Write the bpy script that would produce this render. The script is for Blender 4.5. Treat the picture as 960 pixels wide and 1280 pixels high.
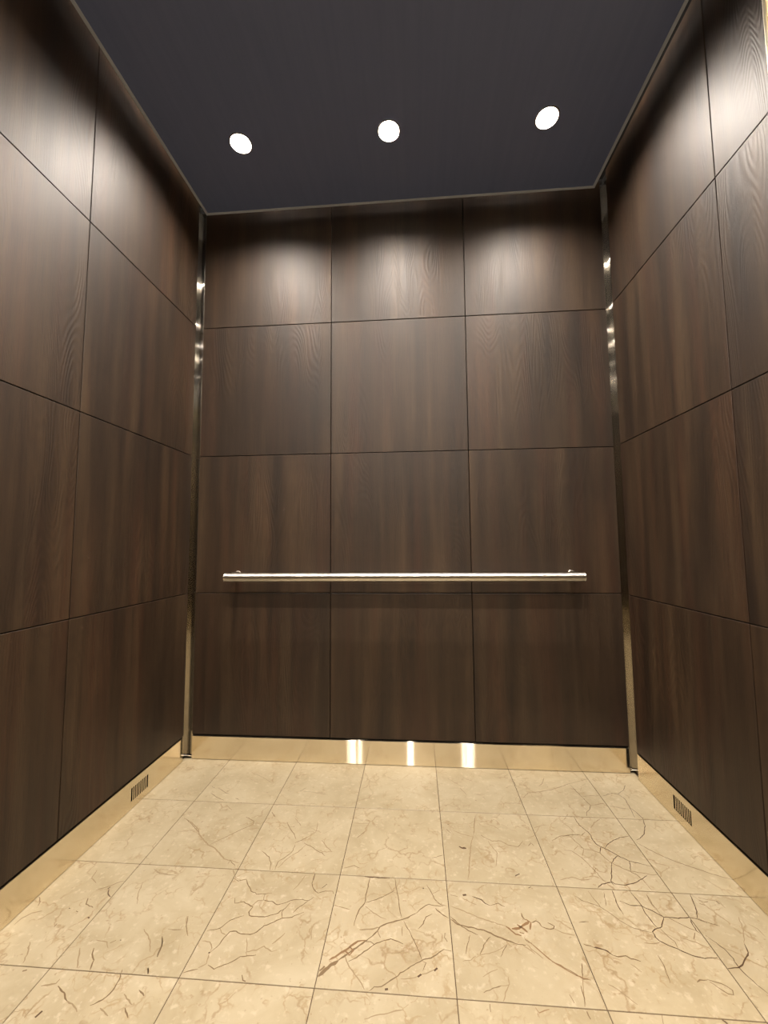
import bpy, bmesh, math, random
from mathutils import Vector, Matrix
random.seed(7)
for o in list(bpy.data.objects): bpy.data.objects.remove(o)
scene = bpy.context.scene
COL = scene.collection

# ------------------------------------------------------------------ camera
CAM_Z = 1.0046
F_PX = 511.36
R = Matrix(((0.99704930, -0.07556832, 0.01349526),
            (0.07640084, 0.99395634, -0.07882705),
            (-0.00745687, 0.07962551, 0.99679696)))      # columns: right, forward, up
cam = bpy.data.cameras.new('camera')
cam.sensor_fit = 'AUTO'; cam.sensor_width = 36.0; cam.lens = F_PX / 1280 * 36.0
cam.clip_start = 0.01
cob = bpy.data.objects.new('camera', cam); COL.objects.link(cob)
M = Matrix.Identity(4)
for i in range(3):
    M[i][0] = R[i][0]; M[i][1] = R[i][2]; M[i][2] = -R[i][1]
M.translation = Vector((0, 0, CAM_Z))
cob.matrix_world = M
scene.camera = cob

# ------------------------------------------------------------------ world, exposure
world = bpy.data.worlds.new('world'); scene.world = world; world.use_nodes = True
world.node_tree.nodes['Background'].inputs[0].default_value = (0.02, 0.02, 0.02, 1)
world.node_tree.nodes['Background'].inputs[1].default_value = 0.0
vs = scene.view_settings
vs.view_transform = 'Standard'; vs.look = 'None'; vs.gamma = 1.0; vs.use_curve_mapping = False
vs.exposure = 0.92
LAMP_STRENGTH = 2180.0
LAMP_COLOR = (1.0, 0.905, 0.80)

# ------------------------------------------------------------------ room measures (metres; floor z = 0)
XL, XR = -1.0992, 0.9308            # faces of the side wall panels
YB, YF = 1.947, -0.86               # face of the back wall panels, inner face of the front
C = [-1.0715, -0.4064, 0.2582, 0.9235]          # back wall column edges
ZR = [0.1134, 0.7763, 1.4506, 2.1187, 2.7850]   # row edges
H = 2.6878                          # ceiling panel
EL, ER = 1.9226, 1.8985             # where the side wall panels end at the back corners
GAP = 0.0034                        # joint between panels
TH = 0.016                          # panel thickness
TS, TX, TY = 0.3213, -0.8856, 1.6411            # floor tile size, first joint lines

# ------------------------------------------------------------------ materials
def new_mat(name):
    m = bpy.data.materials.new(name); m.use_nodes = True
    nt = m.node_tree; nt.nodes.clear()
    out = nt.nodes.new('ShaderNodeOutputMaterial')
    return m, nt, out
def nd(nt, t, **kw):
    n = nt.nodes.new(t)
    for k, v in kw.items():
        if k.startswith('i_'):
            n.inputs[k[2:].replace('_', ' ')].default_value = v
        else: setattr(n, k, v)
    return n
def mth(nt, op, a, b=None, c=None):
    n = nt.nodes.new('ShaderNodeMath'); n.operation = op
    for i, v in enumerate((a, b, c)):
        if v is None: continue
        if isinstance(v, (int, float)): n.inputs[i].default_value = v
        else: nt.links.new(v, n.inputs[i])
    return n.outputs[0]
def ramp(nt, fac, stops):
    n = nt.nodes.new('ShaderNodeValToRGB')
    while len(n.color_ramp.elements) < len(stops): n.color_ramp.elements.new(0.5)
    for e, (p, c) in zip(n.color_ramp.elements, stops):
        e.position = p; e.color = (c, c, c, 1) if isinstance(c, (int, float)) else (*c, 1)
    nt.links.new(fac, n.inputs[0]); return n.outputs[0]
def mixc(nt, fac, a, b, mode='MIX'):
    n = nt.nodes.new('ShaderNodeMix'); n.data_type = 'RGBA'; n.blend_type = mode
    for s, v in ((n.inputs[0], fac), (n.inputs[6], a), (n.inputs[7], b)):
        if isinstance(v, (int, float)): s.default_value = v
        elif isinstance(v, tuple): s.default_value = (*v, 1)
        else: nt.links.new(v, s)
    return n.outputs[2]
def plain(name, col, rough=0.5, metal=0.0, spec=0.5):
    m, nt, out = new_mat(name)
    b = nd(nt, 'ShaderNodeBsdfPrincipled')
    b.inputs['Base Color'].default_value = (*col, 1); b.inputs['Roughness'].default_value = rough
    b.inputs['Metallic'].default_value = metal; b.inputs['Specular IOR Level'].default_value = spec
    nt.links.new(b.outputs[0], out.inputs[0]); return m

def coords(nt, sx, sy, sz, seed_scale=37.0):
    """object coordinates, shifted at random from piece to piece, then stretched"""
    tc = nd(nt, 'ShaderNodeTexCoord'); oi = nd(nt, 'ShaderNodeObjectInfo')
    off = nd(nt, 'ShaderNodeCombineXYZ')
    r = mth(nt, 'MULTIPLY', oi.outputs['Random'], seed_scale)
    nt.links.new(r, off.inputs[0]); nt.links.new(mth(nt, 'MULTIPLY', r, 1.7), off.inputs[1]); nt.links.new(mth(nt, 'MULTIPLY', r, 2.3), off.inputs[2])
    add = nd(nt, 'ShaderNodeVectorMath', operation='ADD')
    nt.links.new(tc.outputs['Object'], add.inputs[0]); nt.links.new(off.outputs[0], add.inputs[1])
    mul = nd(nt, 'ShaderNodeVectorMath', operation='MULTIPLY'); mul.inputs[1].default_value = (sx, sy, sz)
    nt.links.new(add.outputs[0], mul.inputs[0]); return mul.outputs[0]
def noise(nt, vec, scale, detail=3, rough=0.5, dist=0.0):
    n = nd(nt, 'ShaderNodeTexNoise'); nt.links.new(vec, n.inputs['Vector'])
    n.inputs['Scale'].default_value = scale; n.inputs['Detail'].default_value = detail
    n.inputs['Roughness'].default_value = rough; n.inputs['Distortion'].default_value = dist
    return n.outputs[0]

def wood_material():
    m, nt, out = new_mat('dark_stained_wood')
    b = nd(nt, 'ShaderNodeBsdfPrincipled')
    # growth rings: contour lines of a noise stretched along the board give the flame figure
    fig = noise(nt, coords(nt, 5.2, 5.2, 0.85), 1.0, 2.0, 0.45, 0.25)
    rings = mth(nt, 'SINE', mth(nt, 'MULTIPLY', fig, 300.0))
    rings = mth(nt, 'MULTIPLY_ADD', rings, 0.5, 0.5)
    patch = ramp(nt, noise(nt, coords(nt, 3.0, 3.0, 1.1, 51), 1.0, 2), [(0.46, 0.0), (0.64, 1.0)])
    pores = noise(nt, coords(nt, 420, 420, 9), 1.0, 3, 0.6)
    streak = noise(nt, coords(nt, 17, 17, 0.9, 29), 1.0, 4, 0.5)
    cloud = noise(nt, coords(nt, 5, 5, 1.6, 19), 1.0, 4, 0.55)
    col = ramp(nt, streak, [(0.28, (0.0141, 0.0065, 0.0021)), (0.50, (0.0274, 0.0141, 0.0056)), (0.70, (0.0459, 0.0259, 0.0118))])
    red = ramp(nt, noise(nt, coords(nt, 16, 16, 0.8, 43), 1.0, 3, 0.5), [(0.50, 0.0), (0.72, 1.0)])
    col = mixc(nt, mth(nt, "MULTIPLY", red, 0.35), col, (0.0533, 0.0185, 0.0074))
    cl = ramp(nt, cloud, [(0.3, 0.60), (0.7, 1.05)])
    col = mixc(nt, 1.0, col, cl, 'MULTIPLY')
    rl = mth(nt, 'MULTIPLY_ADD', mth(nt, 'MULTIPLY', rings, patch), 0.20, 0.93)
    colr = nd(nt, 'ShaderNodeCombineColor')
    for k in range(3): nt.links.new(rl, colr.inputs[k])
    col = mixc(nt, 1.0, col, colr.outputs[0], 'MULTIPLY')
    pl = ramp(nt, pores, [(0.34, 0.62), (0.48, 1.0)])
    col = mixc(nt, 1.0, col, pl, 'MULTIPLY')
    nt.links.new(col, b.inputs['Base Color'])
    b.inputs['Specular IOR Level'].default_value = 0.37
    rg = mth(nt, 'MULTIPLY_ADD', pores, 0.12, 0.48)
    nt.links.new(rg, b.inputs['Roughness'])
    hgt = mth(nt, 'ADD', mth(nt, 'MULTIPLY', mth(nt, 'MULTIPLY', rings, patch), 0.9), mth(nt, 'MULTIPLY', pores, 0.55))
    bm_ = nd(nt, 'ShaderNodeBump'); bm_.inputs['Strength'].default_value = 0.42; bm_.inputs['Distance'].default_value = 0.0012
    nt.links.new(hgt, bm_.inputs['Height']); nt.links.new(bm_.outputs[0], b.inputs['Normal'])
    nt.links.new(b.outputs[0], out.inputs[0]); return m

def steel_material(name, scratch, col=(0.92, 0.83, 0.66), sharp=0.13, wide=0.25, share=0.22, aniso=0.96):
    """brushed stainless steel: a fairly sharp reflection plus a lobe smeared across the scratch direction"""
    m, nt, out = new_mat(name)
    t = nd(nt, 'ShaderNodeCombineXYZ')
    for k in range(3): t.inputs[k].default_value = scratch[k]
    a = nd(nt, 'ShaderNodeBsdfAnisotropic'); a.inputs['Color'].default_value = (*col, 1)
    a.inputs['Roughness'].default_value = sharp; a.inputs['Anisotropy'].default_value = 0.5 if aniso > 0 else -0.6
    w = nd(nt, 'ShaderNodeBsdfAnisotropic'); w.inputs['Color'].default_value = (*col, 1)
    w.inputs['Roughness'].default_value = wide; w.inputs['Anisotropy'].default_value = aniso
    nt.links.new(t.outputs[0], a.inputs['Tangent']); nt.links.new(t.outputs[0], w.inputs['Tangent'])
    mx = nd(nt, 'ShaderNodeMixShader'); mx.inputs[0].default_value = share
    nt.links.new(a.outputs[0], mx.inputs[1]); nt.links.new(w.outputs[0], mx.inputs[2])
    nt.links.new(mx.outputs[0], out.inputs[0]); return m

def marble_material():
    m, nt, out = new_mat('cream_marble')
    b = nd(nt, 'ShaderNodeBsdfPrincipled')
    v = coords(nt, 1, 1, 1, 61)
    clouds = noise(nt, v, 7.0, 6, 0.62, 0.6)
    col = ramp(nt, clouds, [(0.28, (0.2535, 0.2055, 0.1255)), (0.5, (0.3075, 0.2556, 0.1657)), (0.72, (0.3506, 0.2978, 0.2034))])
    # fine broken veins
    warp = nd(nt, 'ShaderNodeTexNoise'); warp.inputs['Scale'].default_value = 14; warp.inputs['Detail'].default_value = 4
    nt.links.new(v, warp.inputs['Vector'])
    wm = nd(nt, 'ShaderNodeVectorMath', operation='SCALE'); wm.inputs['Scale'].default_value = 0.11
    nt.links.new(warp.outputs['Color'], wm.inputs[0])
    wa = nd(nt, 'ShaderNodeVectorMath', operation='ADD'); nt.links.new(v, wa.inputs[0]); nt.links.new(wm.outputs[0], wa.inputs[1])
    def veins(scale, w0, w1, mask_scale, m0, m1):
        vo = nd(nt, 'ShaderNodeTexVoronoi', feature='DISTANCE_TO_EDGE'); vo.inputs['Scale'].default_value = scale
        nt.links.new(wa.outputs[0], vo.inputs['Vector'])
        line = ramp(nt, vo.outputs['Distance'], [(w0, 1.0), (w1, 0.0)])
        mask = ramp(nt, noise(nt, v, mask_scale, 3), [(m0, 0.0), (m1, 1.0)])
        return mth(nt, 'MULTIPLY', line, mask)
    v1 = veins(9.0, 0.004, 0.035, 9.0, 0.50, 0.62)
    v2 = veins(24.0, 0.01, 0.07, 14.0, 0.52, 0.62)
    col = mixc(nt, mth(nt, 'MULTIPLY', v1, 0.62), col, (0.1834, 0.1186, 0.0578))
    col = mixc(nt, mth(nt, 'MULTIPLY', v2, 0.55), col, (0.2158, 0.1449, 0.0703))
    # pale shell flecks and small brown pits
    fl = ramp(nt, noise(nt, v, 60, 3, 0.6), [(0.57, 0.0), (0.70, 1.0)])
    col = mixc(nt, mth(nt, 'MULTIPLY', fl, 0.5), col, (0.4207, 0.3584, 0.2611))
    pit = ramp(nt, noise(nt, v, 75, 2, 0.5), [(0.25, 1.0), (0.31, 0.0)])
    col = mixc(nt, mth(nt, 'MULTIPLY', pit, 0.45), col, (0.1780, 0.1133, 0.0552))
    oi = nd(nt, 'ShaderNodeObjectInfo')
    tone = mth(nt, 'MULTIPLY_ADD', oi.outputs['Random'], 0.08, 0.885)
    tr = nd(nt, 'ShaderNodeCombineColor')
    for k in range(3): nt.links.new(tone, tr.inputs[k])
    col = mixc(nt, 1.0, col, tr.outputs[0], 'MULTIPLY')
    nt.links.new(col, b.inputs['Base Color'])
    b.inputs['Roughness'].default_value = 0.33
    b.inputs['Specular IOR Level'].default_value = 0.42
    nt.links.new(b.outputs[0], out.inputs[0]); return m

def ceiling_material():
    m, nt, out = new_mat('dark_ceiling_laminate_veil_tint')
    b = nd(nt, 'ShaderNodeBsdfPrincipled')
    n = noise(nt, coords(nt, 40, 2.0, 2, 5), 1.0, 4, 0.6)
    col = ramp(nt, n, [(0.3, (0.118, 0.150, 0.275)), (0.7, (0.132, 0.165, 0.300))])  # dark laminate, lifted towards blue to paint in the lens veil glare
    nt.links.new(col, b.inputs['Base Color']); b.inputs['Roughness'].default_value = 0.38
    nt.links.new(b.outputs[0], out.inputs[0]); return m

WOOD = wood_material()
MARBLE = marble_material()
CEIL = ceiling_material()
STEEL_X = steel_material('brushed_steel_along_x', (1, 0, 0))
STEEL_Y = steel_material('brushed_steel_along_y', (0, 1, 0))
STEEL_Z = steel_material('brushed_steel_upright', (0, 0, 1), col=(0.60, 0.56, 0.49), sharp=0.10, wide=0.27, share=0.22)
STEEL_R = steel_material('satin_steel_tube', (1, 0, 0), col=(0.80, 0.76, 0.69), sharp=0.20, wide=0.34, share=0.75, aniso=-0.85)
SATIN = plain('satin_gold_steel', (0.90, 0.74, 0.46), 0.55, 1.0)
SATIN2 = plain('satin_bright_steel', (0.92, 0.84, 0.66), 0.42, 1.0)
DARK = plain('black_backing', (0.006, 0.0055, 0.005), 0.7)
GROUT = plain('brown_grout', (0.0744, 0.0459, 0.0224), 0.8)
ALU = plain('dull_aluminium_edge', (0.40, 0.44, 0.52), 0.5, 0.0)
BAFFLE = plain('lamp_baffle', (0.13, 0.125, 0.12), 0.5, 0.0)
VEIN_D = plain('dark_brown_vein', (0.0663, 0.0378, 0.0197), 0.33, 0, 0.42)
VEIN_M = plain('brown_vein', (0.1275, 0.0840, 0.0443), 0.33, 0, 0.42)
VEIN_L = plain('tan_vein', (0.1887, 0.1386, 0.0804), 0.33, 0, 0.42)
VEIN_R = plain('rust_vein', (0.1573, 0.0924, 0.0451), 0.33, 0, 0.42)
lm, nt_, out_ = new_mat('lit_lamp_lens')
em = nd(nt_, 'ShaderNodeEmission'); em.inputs[0].default_value = (*LAMP_COLOR, 1); em.inputs[1].default_value = LAMP_STRENGTH
nt_.links.new(em.outputs[0], out_.inputs[0]); LENS = lm

# ------------------------------------------------------------------ helpers
def mesh_from(bm, name, mat, smooth=False):
    bmesh.ops.recalc_face_normals(bm, faces=bm.faces)
    me = bpy.data.meshes.new(name); bm.to_mesh(me); bm.free()
    for m in (mat if isinstance(mat, (list, tuple)) else [mat]): me.materials.append(m)
    if smooth:
        for p in me.polygons: p.use_smooth = True
    return me
def link(name, me, parent=None, loc=(0, 0, 0), rz=0.0):
    o = bpy.data.objects.new(name, me); COL.objects.link(o)
    o.location = loc; o.rotation_euler = (0, 0, rz)
    if parent is not None: o.parent = parent
    return o
def bbox_bm(bm, x0, x1, y0, y1, z0, z1):
    v = [bm.verts.new((x, y, z)) for x in (x0, x1) for y in (y0, y1) for z in (z0, z1)]
    for f in ((0, 1, 3, 2), (4, 6, 7, 5), (0, 4, 5, 1), (2, 3, 7, 6), (0, 2, 6, 4), (1, 5, 7, 3)):
        bm.faces.new([v[i] for i in f])
    return v
def box_mesh(name, mat, x0, x1, y0, y1, z0, z1, bevel=0.0, seg=1):
    bm = bmesh.new(); bbox_bm(bm, x0, x1, y0, y1, z0, z1)
    if bevel:
        bmesh.ops.bevel(bm, geom=list(bm.edges), offset=bevel, segments=seg, affect='EDGES', profile=0.5)
    return mesh_from(bm, name, mat)
def structure(o, label, cat):
    o['kind'] = 'structure'; o['label'] = label; o['category'] = cat; return o
def thing(o, label, cat, group=None):
    o['label'] = label; o['category'] = cat
    if group: o['group'] = group
    return o

_panels = {}
def panel(parent, w, h, center, rz, mat=WOOD, name='panel', th=TH):
    """flat panel, its face towards local -y, the origin in the middle of the face"""
    key = (round(w, 4), round(h, 4), mat.name, th)
    if key not in _panels:
        _panels[key] = box_mesh(name, mat, -w/2, w/2, 0, th, -h/2, h/2, bevel=0.0009)
    return link(name, _panels[key], parent, center, rz)

# ------------------------------------------------------------------ floor: grout bed and marble tiles
floor = link('floor', box_mesh('floor', GROUT, XL-0.06, XR+0.06, YF-0.06, YB+0.06, -0.03, -0.0012))
structure(floor, 'polished cream marble tile floor with brown veins and cracks', 'floor')
GT = 0.0022
xs = [XL-0.012] + [TX + TS*k for k in range(6)] + [XR+0.012]
ys = [YB+0.012]
y = TY
while y > YF: ys.append(y); y -= TS
ys.append(YF-0.012)
tiles = []
_tm = {}
for j in range(len(ys)-1):
    for i in range(len(xs)-1):
        w, d = xs[i+1]-xs[i]-GT, ys[j]-ys[j+1]-GT
        if d < 0.01: continue
        key = (round(w, 4), round(d, 4))
        if key not in _tm:
            _tm[key] = box_mesh('tile', MARBLE, -w/2, w/2, -d/2, d/2, -0.010, 0.0, bevel=0.0005)
        cx, cy = (xs[i]+xs[i+1])/2, (ys[j]+ys[j+1])/2
        t = link('tile', _tm[key], floor, (cx, cy, 0))
        tiles.append((t, cx, cy, w/2, d/2))

# ------------------------------------------------------------------ walls
def wall(name, label, x0, x1, y0, y1, z1=2.90):
    return structure(link(name, box_mesh(name, DARK, x0, x1, y0, y1, -0.03, z1)), label, 'wall')
wb = wall('wall_back', 'dark wood panelled lift wall behind the steel handrail', XL-0.06, XR+0.06, YB+TH+0.001, YB+0.07)
wl = wall('wall_left', 'dark wood panelled lift side wall without any steel panel', XL-0.06, XL-TH-0.001, YF-0.02, YB+TH+0.001)
wr = wall('wall_right', 'dark wood panelled lift side wall that carries the tall steel panel', XR+TH+0.001, XR+0.06, YF-0.02, YB+TH+0.001)
for r in range(4):
    z0, z1 = ZR[r]+GAP/2, ZR[r+1]-GAP/2
    for c in range(3):
        x0 = C[c] + (GAP/2 if c else 0); x1 = C[c+1] - (GAP/2 if c < 2 else 0)
        panel(wb, x1-x0, z1-z0, ((x0+x1)/2, YB, (z0+z1)/2), 0.0)
    # left wall: face looks towards +x
    yj = [EL, 1.2414, 0.5764, -0.0886, YF+0.012]
    for k in range(4):
        a = yj[k] - (GAP/2 if k else 0); b = yj[k+1] + GAP/2
        panel(wl, a-b, z1-z0, (XL, (a+b)/2, (z0+z1)/2), math.pi/2)
    yj = [ER, 1.2436, 1.0225, 0.5786, -0.0886, YF+0.012]
    for k in range(5):
        if k == 2: continue                      # the steel panel stands here
        a = yj[k] - (GAP/2 if k else 0); b = yj[k+1] + GAP/2
        panel(wr, a-b, z1-z0, (XR, (a+b)/2, (z0+z1)/2), -math.pi/2)

# front wall with the lift doors (behind the camera)
wf = wall('wall_front', 'lift front wall with brushed steel returns and transom', XL-0.06, XR+0.06, YF-0.10, YF-0.03)
DX0, DX1, DZ = -0.62, 0.45, 2.13
link('return_panel', box_mesh('return_panel', STEEL_Z, XL-0.012, DX0, YF-0.028, YF, 0.002, 2.78, 0.001), wf)
link('return_panel', box_mesh('return_panel', STEEL_Z, DX1, XR+0.012, YF-0.028, YF, 0.002, 2.78, 0.001), wf)
link('transom_panel', box_mesh('transom_panel', STEEL_Z, DX0+0.002, DX1-0.002, YF-0.028, YF, DZ, 2.78, 0.001), wf)
dr = structure(link('door_1', box_mesh('door_1', DARK, DX0+0.004, DX1-0.004, YF-0.030, YF-0.027, 0.0, DZ-0.004)), 'closed steel lift door in two leaves', 'door')
for a, b in ((DX0+0.004, (DX0+DX1)/2-0.001), ((DX0+DX1)/2+0.001, DX1-0.004)):
    link('door_leaf', box_mesh('door_leaf', STEEL_Z, a, b, YF-0.0265, YF-0.012, 0.004, DZ-0.006, 0.0015), dr)

# steel inside corners
def corner_post(n, label, s, xface, xside, yend, xback):
    bm = bmesh.new()
    # back leg, facing the camera, and side leg, closing the gap behind the side wall panels; s: +1 left corner, -1 right
    a, b = sorted((xside, xback)); bbox_bm(bm, a, b, YB+0.009, YB+0.012, 0.012, 2.76)
    a, b = sorted((xside, xside - s*0.003)); bbox_bm(bm, a, b, yend, YB+0.012, 0.012, 2.76)
    o = link('trim_%d' % n, mesh_from(bm, 'corner_trim', STEEL_Z)); structure(o, label, 'trim')
    f = box_mesh('corner_foot', STEEL_Z, min(xside, xback), max(xside, xback), YB+0.001, YB+0.0085, 0.010, 0.016, 0.001)
    link('corner_foot', f, o)
corner_post(1, 'upright steel corner strip where the handrail wall meets the wall without steel panel', 1, XL, XL-0.0085, EL+0.001, C[0]-0.001)
corner_post(2, 'upright steel corner strip where the handrail wall meets the steel panel wall', -1, XR, XR+0.0125, ER+0.001, C[3]+0.001)

# steel baseboards
SK0, SK1 = 0.002, 0.1062
bb = link('baseboard_back', box_mesh('baseboard_back', STEEL_X, C[0], C[3], YB, YB+0.012, SK0, SK1, 0.0016, 2))
structure(bb, 'brushed steel kick plate along the foot of the handrail wall', 'baseboard')
def side_board(name, label, xf, s, yend, v0, v1, vz0, vz1):
    """s = +1: the wall is on the -x side. A row of upright slots is cut through the plate."""
    xa, xb = sorted((xf, xf - s*0.010))
    bm = bmesh.new()
    y0 = YF + 0.003
    bbox_bm(bm, xa, xb, y0, v0, SK0, SK1); bbox_bm(bm, xa, xb, v1, yend, SK0, SK1)
    bbox_bm(bm, xa, xb, v0, v1, SK0, vz0); bbox_bm(bm, xa, xb, v0, v1, vz1, SK1)
    o = link(name, mesh_from(bm, name, STEEL_Y)); structure(o, label, 'baseboard')
    bm = bmesh.new(); n = 10; pitch = (v1-v0)/(n+0.0); bar = pitch*0.44
    for k in range(n-1):
        yc = v0 + pitch*(k+1)
        bbox_bm(bm, xa+0.001, xb-0.001 if s < 0 else xb, yc-bar/2, yc+bar/2, vz0, vz1)
    g = link('vent_grille', mesh_from(bm, 'vent_grille', STEEL_Y), o); g['label'] = 'row of dark upright vent slots'
    # bright rounded top lip
    lp = box_mesh('top_lip', STEEL_Y, xa, xb, y0, yend, SK1, SK1+0.0015, 0.0005); link('top_lip', lp, o)
side_board('baseboard_left', 'slotted steel kick plate along the wall without steel panel', XL, 1, EL, 1.5690, 1.6695, 0.030, 0.0790)
side_board('baseboard_right', 'slotted steel kick plate along the wall with the tall steel panel', XR, -1, ER, 1.5580, 1.6560, 0.0345, 0.0835)

# ------------------------------------------------------------------ ceiling: dropped dark panel with a shadow gap round it
G = 0.062
cx0, cx1, cy0, cy1 = XL+G, XR-G, YF+G, YB-G
LX = [-0.7087, -0.0855, 0.5440]; LY = [1.540, 0.550, -0.460]
RH = 0.041
ce = link('ceiling', box_mesh('ceiling', DARK, XL-0.06, XR+0.06, YF-0.10, YB+0.07, 2.80, 2.90))
structure(ce, 'dark lift ceiling panel with recessed downlights and a thin metal edge', 'ceiling')
bm = bmesh.new()
ex = [cx0] + [v for x in LX for v in (x-0.1, x+0.1)] + [cx1]
ey = [cy0] + [v for y in reversed(LY) for v in (y-0.1, y+0.1)] + [cy1]
for i in range(len(ex)-1):
    for j in range(len(ey)-1):
        if i % 2 == 1 and j % 2 == 1:
            mx, my = (ex[i]+ex[i+1])/2, (ey[j]+ey[j+1])/2
            N = 32; ring = []; sq = []
            for k in range(N):
                a = 2*math.pi*k/N + math.pi/4; c_, s_ = math.cos(a), math.sin(a)
                q = 0.1/max(abs(c_), abs(s_))
                ring.append(bm.verts.new((mx+RH*c_, my+RH*s_, H))); sq.append(bm.verts.new((mx+q*c_, my+q*s_, H)))
            for k in range(N):
                bm.faces.new((ring[k], ring[(k+1) % N], sq[(k+1) % N], sq[k]))
        else:
            bm.faces.new([bm.verts.new(p) for p in ((ex[i], ey[j], H), (ex[i+1], ey[j], H), (ex[i+1], ey[j+1], H), (ex[i], ey[j+1], H))])
pts = [(cx0, cy0), (cx1, cy0), (cx1, cy1), (cx0, cy1)]
for k in range(4):
    a, b = pts[k], pts[(k+1) % 4]
    bm.faces.new([bm.verts.new(p) for p in ((*a, H), (*b, H), (*b, H+0.025), (*a, H+0.025))])
link('ceiling_panel', mesh_from(bm, 'ceiling_panel', CEIL), ce)
E_ = 0.010
for x0, x1, y0, y1 in ((cx0-0.002, cx1+0.002, cy1-E_, cy1+0.002), (cx0-0.002, cx1+0.002, cy0-0.002, cy0+E_), (cx0-0.002, cx0+E_, cy0+E_+0.0002, cy1-E_-0.0002), (cx1-E_, cx1+0.002, cy0+E_+0.0002, cy1-E_-0.0002)):
    link('edge_strip', box_mesh('edge_strip', ALU, x0, x1, y0, y1, H-0.0025, H+0.006, 0.0006), ce)

# ------------------------------------------------------------------ recessed downlights
def lathe(bm, prof, n=32):
    rings = [[bm.verts.new((r*math.cos(2*math.pi*k/n), r*math.sin(2*math.pi*k/n), z)) for k in range(n)] for r, z in prof]
    for a, b in zip(rings, rings[1:]):
        for k in range(n): bm.faces.new((a[k], a[(k+1) % n], b[(k+1) % n], b[k]))
    return rings
bm = bmesh.new(); lathe(bm, [(0.0405, 0.004), (0.0405, -0.0015), (0.0420, -0.0025), (0.0460, -0.0022), (0.0475, 0.0)])
ME_RING = mesh_from(bm, 'trim_ring', BAFFLE, True)
bm = bmesh.new(); lathe(bm, [(0.0405, 0.001), (0.0375, 0.012), (0.0300, 0.024), (0.0266, 0.028)])
ME_CAN = mesh_from(bm, 'baffle', BAFFLE, True)
bm = bmesh.new(); rr = lathe(bm, [(0.0262, 0.0270), (0.0250, 0.0225), (0.0220, 0.0185), (0.0175, 0.0155), (0.0120, 0.0132), (0.0060, 0.0120)]); bm.faces.new(rr[-1][::-1])
ME_LENS = mesh_from(bm, 'lens', LENS, True)
row_lab = ['row of downlights along the handrail wall', 'row of downlights across the middle of the ceiling', 'row of downlights along the lift door']
side_lab = ['end downlight on the side away from the tall steel panel, ', 'middle downlight of three, ', 'end downlight on the side of the tall steel panel, ']
row_short = ['row along handrail wall', 'row across ceiling middle', 'row along lift door']
for j in range(3):
    for i in range(3):
        e = bpy.data.objects.new('downlight', None); COL.objects.link(e); e.location = (LX[i], LY[j], H)
        e.empty_display_size = 0.05
        thing(e, side_lab[i] + row_short[j], 'downlight', 'recessed downlights in the ceiling')
        link('trim_ring', ME_RING, e); link('baffle', ME_CAN, e); link('lens', ME_LENS, e)

# ------------------------------------------------------------------ handrail
RY, RZc, RR = 1.868, 0.8570, 0.0213
hr = bpy.data.objects.new('handrail', None); COL.objects.link(hr); hr.location = (-0.075, YB, RZc)
thing(hr, 'round brushed steel handrail fixed to the dark wood wall', 'handrail')
def tube_x(name, mat, x0, x1, y, z, r, n=40, bev=0.004):
    bm = bmesh.new()
    prof = [(x0, r-bev), (x0+bev*0.3, r-bev*0.3), (x0+bev, r), (x1-bev, r), (x1-bev*0.3, r-bev*0.3), (x1, r-bev)]
    rg = [[bm.verts.new((x, y+q*math.cos(2*math.pi*k/n), z+q*math.sin(2*math.pi*k/n))) for k in range(n)] for x, q in prof]
    for a, b in zip(rg, rg[1:]):
        for k in range(n): bm.faces.new((a[k], a[(k+1) % n], b[(k+1) % n], b[k]))
    bm.faces.new(rg[0]); bm.faces.new(rg[-1][::-1])
    me = mesh_from(bm, name, mat)
    for p in me.polygons: p.use_smooth = len(p.vertices) == 4
    return me
RX0, RX1 = -0.8905, 0.7370
ox, oy, oz = hr.location
link('rail', tube_x('rail', STEEL_R, RX0-ox+0.006, RX1-ox-0.006, RY-oy, 0, RR, bev=0.0008), hr)
for x0, x1 in ((RX0, RX0+0.006), (RX1-0.006, RX1)):
    link('end_cap', tube_x('end_cap', STEEL_R, x0-ox, x1-ox, RY-oy, 0, RR, bev=0.0022), hr)
for xb in (RX0+0.030, RX1-0.030):
    bm = bmesh.new(); n = 28; rb = 0.0110
    prof = [(YB-oy-0.0005, 0.0135), (YB-oy-0.004, 0.0135), (YB-oy-0.005, 0.0125), (YB-oy-0.005, rb), (RY-oy+0.012, rb)]
    rg = [[bm.verts.new((xb-ox+q*math.cos(2*math.pi*k/n), y, 0.0125+q*math.sin(2*math.pi*k/n))) for k in range(n)] for y, q in prof]
    for a, b in zip(rg, rg[1:]):
        for k in range(n): bm.faces.new((a[k], a[(k+1) % n], b[(k+1) % n], b[k]))
    bm.faces.new(rg[0])
    link('bracket', mesh_from(bm, 'bracket', STEEL_R, False), hr)

# ------------------------------------------------------------------ tall steel panel on the side wall
cp = bpy.data.objects.new('steel_wall_panel', None); COL.objects.link(cp); cp.location = (XR, 0.805, 0)
thing(cp, 'tall brushed steel panel with bright rounded edge on the dark side wall', 'steel panel')
link('plate', box_mesh('plate', SATIN, -0.014, TH-0.001, -0.216, 0.216, 0.112, 2.76, 0.002, 2), cp)
bm = bmesh.new(); n = 12
for sgn in (1,):
    rg = []
    for z in (0.112, 2.76):
        rg.append([bm.verts.new((-0.0125+0.0055*math.cos(2*math.pi*k/n), 0.2170+0.0045*math.sin(2*math.pi*k/n), z)) for k in range(n)])
    for k in range(n): bm.faces.new((rg[0][k], rg[0][(k+1) % n], rg[1][(k+1) % n], rg[1][k]))
    bm.faces.new(rg[0]); bm.faces.new(rg[1])
link('edge_bead', mesh_from(bm, 'edge_bead', SATIN2, True), cp)

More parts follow.
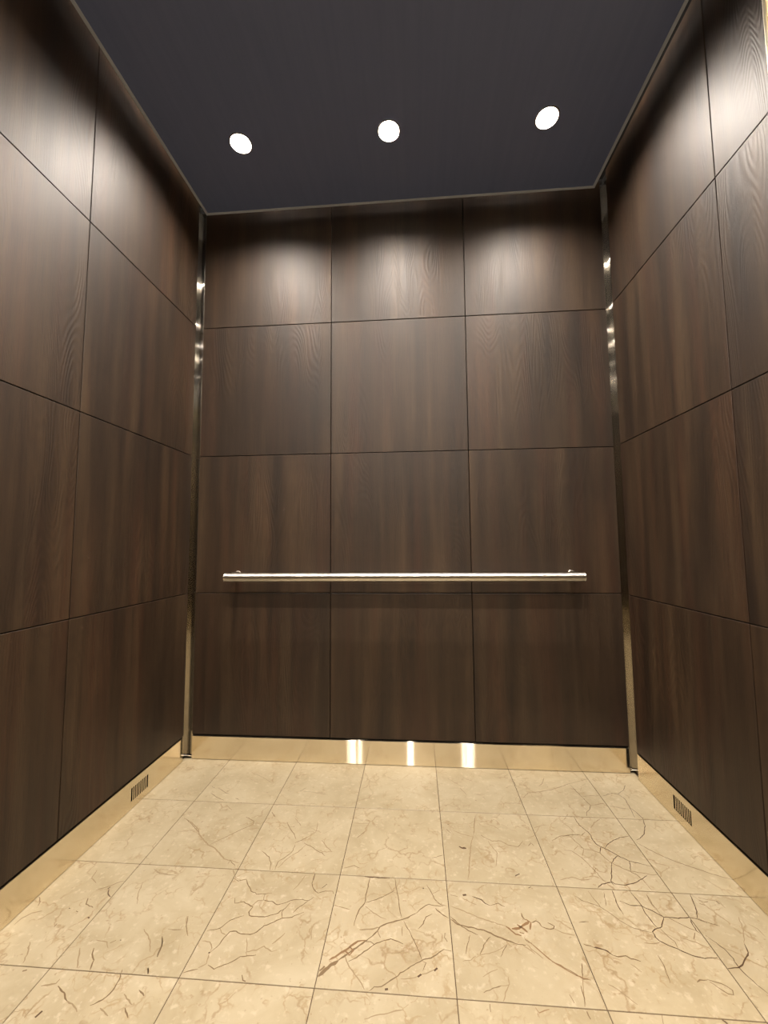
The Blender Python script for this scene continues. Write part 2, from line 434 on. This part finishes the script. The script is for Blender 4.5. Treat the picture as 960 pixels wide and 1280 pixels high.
# ------------------------------------------------------------------ veins and cracks in the marble (traced on the floor plane)
def floor_pt(u, v):
    d = R @ Vector(((u-480)/F_PX, 1.0, (640-v)/F_PX))
    k = -CAM_Z / d.z
    return Vector((d.x*k, d.y*k))
VE = []      # (material, width in mm, [floor points])
def trace(ox, oy, sc, items):
    for tone, w, pts in items:
        VE.append((tone, w, [floor_pt(ox + x/sc, oy + y/sc) for x, y in pts]))
trace(700, 940, 4.0, [
 ('D', 2.0, [(70,325),(95,365),(120,385),(150,410),(160,435),(180,460),(205,475),(240,490),(290,520),(345,545),(400,558),(458,572)]),
 ('D', 1.8, [(205,475),(200,505)]), ('M', 1.6, [(120,485),(165,492),(200,505),(225,530),(258,555),(300,575),(345,595),(380,612),(415,640),(440,670),(458,690)]),
 ('D', 2.0, [(258,555),(258,600),(256,645),(275,660),(330,665),(375,655),(410,635),(435,618)]),
 ('D', 1.6, [(258,555),(270,535),(290,520)]), ('D', 1.6, [(345,545),(352,570),(353,595)]),
 ('D', 1.6, [(225,482),(240,460),(270,440),(300,428),(345,420)]),
 ('M', 1.5, [(345,595),(410,605),(460,615),(488,612)]),
 ('D', 1.6, [(215,220),(260,206),(290,210),(325,235),(345,270),(375,328)]),
 ('D', 1.5, [(290,210),(318,190),(326,165)]), ('M', 1.5, [(250,270),(300,280),(345,285)]),
 ('D', 1.8, [(345,275),(380,300),(415,332),(425,370),(422,410),(400,432),(382,440)]),
 ('M', 2.0, [(382,452),(440,485),(520,525),(600,555),(700,590),(800,622),(868,640)]),
 ('D', 1.6, [(50,165),(90,205),(125,240),(152,268),(148,290),(133,300),(133,320)]), ('M', 1.3, [(152,268),(190,262),(230,255)]),
 ('M', 1.3, [(110,222),(160,218),(215,220)]),
 ('M', 1.5, [(0,425),(40,418),(75,412),(110,418),(125,400)]), ('L', 2.4, [(155,380),(170,355),(200,335)]),
 ('M', 1.5, [(50,420),(85,455),(120,485)]), ('L', 1.6, [(120,485),(112,520)]), ('L', 1.6, [(70,490),(90,470),(120,485)]),
 ('M', 1.4, [(20,490),(60,495),(105,525),(150,570),(185,605),(215,640),(250,655)]),
 ('M', 1.6, [(175,600),(180,580)]), ('D', 2.4, [(190,680),(210,660),(256,652),(270,668)]),
 ('L', 2.2, [(0,640),(60,625),(110,640),(160,635)]), ('M', 1.5, [(260,690),(275,730),(290,770),(310,800)]),
 ('M', 1.3, [(430,710),(450,750),(480,790)]),
 ('M', 2.4, [(695,740),(720,750),(740,748)]),
 ('L', 1.6, [(0,345),(40,370),(75,405)]), ('L', 2.0, [(0,175),(40,160),(100,145),(150,130)]),
])
trace(690, 1090, 3.5556, [
 ('D', 1.8, [(345,84),(375,120),(400,150),(415,185),(440,215),(465,245),(480,250)]),
 ('D', 2.0, [(300,130),(350,148),(400,152),(450,175),(495,200),(560,205),(610,203),(645,208),(690,228)]),
 ('D', 2.0, [(495,200),(490,235),(480,250),(455,255),(447,265),(460,290),(475,305),(515,325),(560,343),(620,370),(680,385),(735,380)]),
 ('M', 1.4, [(480,250),(515,285),(545,310),(560,340)]), ('M', 1.5, [(520,205),(565,228),(610,250),(645,262)]),
 ('D', 1.8, [(610,203),(640,260),(665,275)]), ('D', 1.8, [(612,95),(630,135),(642,175),(645,205)]),
 ('M', 1.8, [(645,205),(700,228),(745,240)]),
 ('D', 1.6, [(680,280),(730,315),(770,345),(805,385),(830,425),(870,465),(910,500),(960,540)]),
 ('D', 2.2, [(780,430),(830,427),(855,400),(870,370),(868,345),(855,320)]),
 ('M', 1.4, [(160,85),(185,120),(215,155),(260,185),(300,215),(350,245),(400,260),(445,270)]),
 ('M', 1.8, [(100,105),(130,125),(160,135),(215,155)]), ('D', 1.5, [(268,84),(285,130),(300,165),(318,190)]),
 ('M', 1.4, [(230,90),(240,150)]), ('M', 1.4, [(420,100),(445,140),(470,175),(495,200)]),
 ('D', 2.6, [(185,335),(215,342),(245,352),(270,370)]), ('M', 2.2, [(140,320),(185,335)]), ('M', 2.4, [(270,370),(295,378),(330,372),(350,385),(395,398)]),
 ('L', 2.0, [(410,315),(445,320),(480,312)]), ('M', 1.5, [(470,370),(490,405),(505,435),(525,495)]),
 ('M', 1.8, [(690,478),(730,490),(775,505),(800,525),(808,545),(780,540),(740,515),(700,488)]),
 ('M', 2.2, [(645,490),(655,478),(690,480)]), ('L', 2.0, [(570,290),(630,310),(680,330),(720,350)]),
 ('M', 1.6, [(630,300),(635,270)]), ('L', 1.8, [(250,500),(290,520),(320,545),(380,590)]), ('L', 1.8, [(350,410),(400,445)]),
 ('M', 1.4, [(0,400),(40,415),(90,445),(140,475),(175,480)]), ('L', 1.5, [(135,410),(135,470),(140,530),(150,590)]),
 ('D', 4.5, [(755,655),(770,665),(780,675)]), ('M', 3.0, [(155,620),(165,640),(172,655)]), ('M', 1.4, [(488,636),(495,676)]),
 ('M', 2.2, [(655,140),(680,148)]), ('D', 3.0, [(730,130),(745,142)]), ('L', 2.0, [(660,115),(700,125),(740,130),(770,160)]),
 ('L', 1.6, [(830,200),(850,260),(855,320)]), ('L', 2.0, [(120,225),(155,220)]),
 ('M', 1.6, [(890,580),(915,605)]), ('L', 1.6, [(870,230),(910,250),(950,290)]),
])
trace(550, 1090, 4.5714, [
 ('M', 3.0, [(50,235),(60,270),(100,300),(180,318),(250,335),(310,360),(370,385),(430,408),(490,420)]),
 ('M', 2.2, [(60,255),(110,300),(160,335),(215,360)]), ('L', 2.2, [(60,195),(140,225),(230,265),(310,290),(375,310)]),
 ('R', 4.0, [(375,310),(410,335),(430,355),(465,365)]), ('R', 5.0, [(410,325),(450,320),(480,300),(510,285),(490,270)]),
 ('R', 4.5, [(440,300),(470,320),(500,345)]), ('R', 4.0, [(520,285),(515,330)]), ('R', 3.0, [(455,345),(480,352)]),
 ('M', 2.4, [(465,235),(475,265),(490,275)]), ('M', 2.6, [(525,290),(550,278),(570,290),(580,312)]),
 ('M', 2.4, [(580,312),(610,325),(650,325),(655,310),(630,295),(615,290)]), ('L', 2.2, [(655,325),(700,348),(770,362)]),
 ('R', 2.2, [(480,375),(520,408),(560,440),(600,475),(640,512),(690,540),(740,570),(800,600),(860,618)]),
 ('M', 2.4, [(485,385),(505,402),(525,408)]), ('L', 2.0, [(470,415),(520,450),(545,470)]), ('L', 2.0, [(490,410),(540,455),(590,495)]),
 ('D', 7.0, [(130,133),(150,130)]), ('D', 2.4, [(185,140),(215,152),(235,160),(258,178),(285,192)]), ('M', 2.0, [(285,192),(310,185),(330,178),(370,200)]),
 ('L', 1.8, [(125,148),(170,170),(210,188)]), ('M', 1.4, [(172,360),(160,410),(148,468)]),
 ('M', 1.5, [(290,370),(260,400),(245,435),(230,470)]), ('L', 1.6, [(130,510),(180,502),(205,480)]),
 ('L', 1.6, [(390,410),(340,445),(280,465),(220,475)]), ('M', 1.5, [(385,415),(360,450),(347,485)]),
 ('M', 1.8, [(250,690),(300,665),(350,650)]), ('L', 2.0, [(390,600),(395,640),(375,690),(362,745)]),
 ('L', 1.8, [(350,650),(395,645)]), ('L', 1.6, [(245,600),(280,575),(330,555)]),
 ('M', 1.6, [(810,520),(815,605)]), ('M', 1.7, [(805,650),(820,700),(828,770)]), ('M', 1.7, [(740,700),(768,750)]),
 ('D', 2.4, [(505,92),(520,85)]), ('D', 2.6, [(430,22),(455,10)]), ('R', 2.0, [(545,775),(570,805),(600,795),(625,785)]),
 ('M', 1.8, [(285,755),(290,800)]), ('M', 1.6, [(60,130),(100,140)]), ('L', 2.4, [(810,285),(850,285)]),
])
trace(390, 1085, 5.0526, [
 ('M', 6.5, [(35,685),(60,665),(85,640),(120,615),(165,585)]), ('M', 5.0, [(45,650),(80,620)]),
 ('R', 4.5, [(110,580),(160,550),(210,525),(250,490),(290,465),(340,458)]), ('M', 3.5, [(165,585),(200,560),(240,530),(280,505),(320,475),(350,455)]),
 ('R', 3.2, [(210,525),(235,550),(260,520),(235,495)]), ('M', 2.8, [(340,460),(380,430),(415,400),(430,370),(475,350),(530,335),(590,318),(655,287)]),
 ('L', 3.0, [(430,375),(380,385),(300,390)]), ('M', 2.0, [(655,287),(700,248),(740,230),(790,240),(830,240)]),
 ('M', 2.2, [(340,465),(370,468),(395,485)]), ('M', 2.2, [(230,590),(280,565),(330,530),(370,500),(410,475),(460,455),(500,450),(545,465),(575,480)]),
 ('L', 2.2, [(205,545),(215,585),(235,620),(270,670),(300,715),(330,768)]),
 ('D', 2.4, [(230,48),(300,48),(365,58),(430,62),(525,64)]), ('M', 2.2, [(365,58),(355,120),(340,170),(335,215),(300,265),(275,320),(265,365)]),
 ('M', 1.8, [(340,218),(390,205),(440,185),(490,160),(520,140)]), ('L', 1.6, [(335,240),(370,270),(420,305),(470,325)]),
 ('M', 1.8, [(525,64),(535,130),(545,190),(555,260),(565,310)]), ('M', 1.6, [(580,335),(615,400),(645,460),(675,530),(695,585)]),
 ('M', 2.0, [(355,790),(390,750),(440,748),(500,710),(560,665),(610,635),(660,600),(705,580),(750,570),(800,535),(830,515),(880,525)]),
 ('L', 1.8, [(560,700),(620,700),(680,678),(720,665),(785,640)]), ('D', 5.0, [(668,688),(690,672)]), ('D', 5.0, [(772,650),(792,632)]), ('D', 5.5, [(460,768),(480,765)]),
 ('M', 1.8, [(670,385),(700,350),(720,310),(760,290)]), ('L', 1.6, [(780,215),(810,232),(850,240)]), ('M', 1.8, [(725,105),(750,150),(780,205),(820,235)]),
 ('L', 1.6, [(760,160),(810,140)]), ('L', 1.8, [(570,370),(570,430)]), ('L', 1.6, [(520,540),(560,530),(605,515)]),
 ('M', 1.6, [(695,590),(720,600),(700,650)]), ('M', 2.0, [(840,410),(835,440),(855,465)]), ('M', 1.6, [(415,400),(432,440)]),
 ('D', 4.5, [(700,125),(706,132)]), ('L', 2.0, [(130,235),(180,245),(240,262)]), ('L', 2.0, [(330,955),(400,930),(480,915),(580,895)]),
 ('M', 2.4, [(780,255),(830,300),(870,320)]),
])
trace(180, 1080, 4.0, [
 ('M', 2.0, [(450,70),(470,85),(510,75),(520,105),(535,135),(565,150),(605,150),(640,145)]), ('M', 1.8, [(605,150),(598,180),(640,188),(670,205),(705,195),(745,180),(790,178),(820,185),(850,165)]),
 ('M', 2.0, [(855,50),(840,95),(850,130),(870,145),(905,135),(945,135),(948,150)]), ('L', 2.0, [(810,55),(780,95),(745,130)]),
 ('M', 2.2, [(455,170),(455,195),(500,190),(545,215),(525,240),(525,258),(575,265),(620,262),(670,245),(705,220),(730,195)]),
 ('M', 1.9, [(315,335),(380,322),(430,280),(500,258)]), ('L', 1.7, [(380,322),(385,345),(410,355)]),
 ('M', 2.2, [(325,447),(365,415),(400,370),(430,340),(460,335),(480,350),(530,352),(565,340),(600,310),(650,290),(690,270),(740,265),(800,240)]),
 ('D', 4.5, [(322,445),(330,443)]), ('M', 1.6, [(690,270),(690,240),(705,220)]), ('M', 1.6, [(745,245),(775,215),(820,185)]),
 ('L', 1.8, [(290,385),(330,390),(340,420),(330,440)]), ('M', 2.0, [(195,545),(240,530),(270,525)]),
 ('L', 1.9, [(270,520),(310,500),(325,450)]), ('M', 1.9, [(320,505),(350,525),(400,505),(440,490),(480,465),(520,460),(560,455)]),
 ('L', 2.2, [(510,440),(560,430),(600,412),(640,440),(665,430)]), ('L', 2.6, [(640,400),(680,370),(705,345)]), ('L', 1.6, [(515,370),(515,440)]),
 ('M', 2.4, [(490,555),(495,580),(520,597),(560,600)]), ('L', 2.0, [(490,465),(515,460),(510,440)]),
 ('M', 1.7, [(88,370),(92,395),(75,440),(68,465)]), ('M', 3.0, [(20,520),(20,545)]), ('L', 1.7, [(60,40),(110,50),(160,58)]),
 ('L', 1.7, [(215,260),(210,300),(218,350)]), ('L', 1.7, [(120,325),(180,330),(190,310)]), ('L', 1.6, [(840,310),(835,380)]),
 ('M', 1.7, [(445,30),(460,70)]), ('D', 2.0, [(915,100),(890,120)]), ('L', 2.2, [(530,215),(570,185),(600,180)]),
])
trace(230, 940, 4.0, [
 ('L', 3.2, [(0,330),(35,350),(70,385),(75,410),(95,435),(120,462),(155,480),(180,510),(200,535),(240,545),(275,555)]),
 ('M', 1.6, [(10,335),(40,362),(70,400)]), ('M', 1.6, [(130,463),(200,430),(260,400),(345,362)]), ('M', 2.0, [(345,362),(350,345),(310,325)]),
 ('D', 1.5, [(140,172),(155,180)]), ('M', 1.8, [(175,182),(210,205),(225,208)]), ('M', 2.0, [(135,205),(160,225),(200,242)]), ('M', 2.0, [(255,230),(275,238)]),
 ('M', 1.8, [(515,350),(530,380),(550,410),(560,435)]), ('M', 1.8, [(555,455),(590,440),(620,425)]), ('L', 1.8, [(620,425),(660,400),(670,350)]),
 ('M', 1.8, [(455,590),(470,550),(500,530),(540,500),(555,465)]), ('L', 1.9, [(470,580),(520,530),(570,500),(610,465)]),
 ('M', 1.9, [(600,455),(630,470),(660,490),(690,505),(705,520)]), ('L', 1.8, [(690,440),(710,470),(740,500)]),
 ('M', 2.0, [(440,300),(455,325)]), ('M', 1.8, [(390,495),(425,525),(435,560),(430,590)]), ('M', 1.8, [(580,195),(610,180)]), ('L', 1.7, [(580,195),(640,200),(720,215)]),
 ('M', 1.7, [(800,580),(850,568),(880,580)]), ('L', 1.8, [(850,355),(925,358)]), ('M', 1.8, [(865,430),(905,398)]),
 ('M', 1.7, [(220,560),(230,540),(255,570)]), ('L', 1.7, [(360,110),(400,130),(440,155)]), ('M', 2.0, [(235,70),(260,72)]),
 ('D', 1.6, [(655,612),(648,640)]), ('L', 1.9, [(555,330),(570,350),(585,370)]), ('L', 1.7, [(215,270),(240,290)]),
])
trace(540, 950, 4.0, [
 ('D', 6.0, [(135,432),(150,440),(172,442)]), ('L', 2.6, [(205,380),(195,420),(190,480),(185,560),(180,600)]), ('M', 1.7, [(215,280),(212,330),(208,375)]),
 ('M', 2.0, [(70,345),(95,365)]), ('L', 2.0, [(100,350),(150,370),(205,385)]), ('D', 3.0, [(78,322),(84,322)]),
 ('M', 2.2, [(245,375),(265,388)]), ('M', 1.7, [(265,388),(300,405),(345,405),(380,425),(430,435),(455,405)]), ('L', 1.7, [(270,320),(310,330),(340,350)]),
 ('L', 1.7, [(280,405),(325,465),(320,530)]), ('M', 1.8, [(480,430),(495,415),(510,430)]), ('D', 2.2, [(415,582),(438,570)]),
 ('L', 3.0, [(455,190),(480,165),(530,160),(590,150),(640,135),(680,122)]), ('M', 1.8, [(530,130),(550,120),(560,90)]), ('L', 1.8, [(510,340),(540,330),(570,325)]),
 ('L', 2.0, [(90,140),(140,140),(175,175)]), ('M', 1.7, [(600,405),(640,380),(690,375),(740,372)]), ('M', 2.0, [(215,200),(225,205)]),
 ('M', 1.6, [(390,60),(400,95),(425,135)]), ('M', 2.2, [(800,98),(815,104)]), ('L', 1.8, [(680,270),(660,300)]), ('M', 1.5, [(0,490),(55,475)]),
 ('L', 2.0, [(285,65),(320,75),(370,65)]), ('L', 1.6, [(540,330),(510,380),(480,390)]),
])
trace(0, 1060, 4.0, [
 ('M', 2.6, [(195,245),(200,270),(190,290)]), ('L', 3.0, [(210,315),(160,325),(110,350),(70,385)]), ('D', 4.0, [(538,205),(552,195)]), ('D', 2.4, [(545,205),(540,235),(552,245)]),
 ('M', 1.8, [(480,210),(535,195),(585,175),(620,165)]), ('D', 4.0, [(440,345),(446,352)]), ('M', 2.2, [(440,250),(430,280),(465,298)]), ('L', 2.0, [(485,110),(460,150),(480,175)]),
 ('D', 2.2, [(345,300),(350,304)]), ('M', 2.2, [(380,315),(390,320)]), ('M', 2.2, [(270,395),(285,378)]), ('L', 2.6, [(150,470),(140,520),(115,575)]),
 ('M', 2.8, [(470,500),(460,530),(468,560),(450,610)]), ('L', 2.2, [(400,500),(390,560),(385,600)]), ('M', 2.2, [(550,475),(580,462)]), ('D', 2.2, [(600,460),(606,462)]),
 ('M', 2.4, [(612,608),(595,660),(565,710),(530,745),(490,770),(450,788)]), ('M', 3.5, [(740,600),(740,630)]), ('D', 5.5, [(175,848),(195,832),(212,815)]), ('M', 4.0, [(112,616),(135,610)]),
 ('L', 2.8, [(205,690),(240,685),(280,675),(300,655)]), ('M', 2.4, [(290,690),(325,735),(335,765)]), ('L', 2.4, [(335,765),(370,790),(385,820)]), ('L', 2.0, [(170,790),(120,850)]),
 ('M', 2.0, [(810,440),(815,470),(800,510),(785,545)]), ('L', 2.2, [(720,405),(750,460),(750,520)]), ('M', 2.2, [(695,710),(720,740)]), ('L', 2.2, [(620,730),(660,785)]),
 ('M', 2.2, [(625,800),(640,850)]), ('L', 2.2, [(500,800),(540,840)]), ('L', 2.0, [(860,410),(910,408)]), ('M', 2.0, [(940,340),(930,390),(940,440)]), ('D', 3.0, [(632,75),(655,76)]),
 ('L', 2.0, [(715,170),(690,230),(685,280)]), ('L', 2.0, [(770,105),(800,130),(860,135)]), ('L', 1.8, [(540,500),(535,470),(480,460)]),
])
vein_rng = random.Random(3)
buckets = {}
for tone, w, pts in VE:
    # resample and roughen the traced line, with tapering ends
    P = []
    for a, b in zip(pts, pts[1:]):
        n = max(1, int((b-a).length/0.007))
        for k in range(n): P.append(a.lerp(b, k/n))
    P.append(pts[-1])
    L = len(P)
    Q = []
    for k, p in enumerate(P):
        j = 0.0011 if 0 < k < L-1 else 0
        Q.append(p + Vector((vein_rng.uniform(-j, j), vein_rng.uniform(-j, j))))
    hw = []
    for k in range(L):
        e = min(k, L-1-k)/max(1, (L-1)/2)
        hw.append((0.00072 if tone == 'D' else 0.00070)*w*(0.45+0.55*min(1, e*3))*vein_rng.uniform(0.65, 1.15))
    if L <= 3: hw = [0.00042*w]*L
    edge = []
    for k in range(L):
        d = (Q[min(k+1, L-1)]-Q[max(k-1, 0)]); d = d.normalized() if d.length > 0 else Vector((1, 0))
        nrm = Vector((-d.y, d.x))*hw[k]; edge.append((Q[k]+nrm, Q[k]-nrm))
    for k in range(L-1):
        m = (Q[k]+Q[k+1])/2
        for ti, (t, cx, cy, hx, hy) in enumerate(tiles):
            if abs(m.x-cx) <= hx-0.0006 and abs(m.y-cy) <= hy-0.0006:
                cl = lambda p: (min(max(p.x-cx, -hx+0.0006), hx-0.0006), min(max(p.y-cy, -hy+0.0006), hy-0.0006))
                buckets.setdefault((ti, tone), []).append([cl(edge[k][0]), cl(edge[k][1]), cl(edge[k+1][1]), cl(edge[k+1][0])])
                break
VM = {'D': VEIN_D, 'M': VEIN_M, 'L': VEIN_L, 'R': VEIN_R}
ZL = {'L': 0.00006, 'M': 0.00009, 'R': 0.00012, 'D': 0.00015}
for (ti, tone), quads in buckets.items():
    verts = []; faces = []
    for q in quads:
        i0 = len(verts); verts += [(x, y, ZL[tone]) for x, y in q]; faces.append((i0+3, i0+2, i0+1, i0))
    me = bpy.data.meshes.new('vein'); me.from_pydata(verts, [], faces); me.materials.append(VM[tone]); me.update()
    if me.polygons and me.polygons[0].normal.z < 0: me.flip_normals()
    link('vein', me, tiles[ti][0])
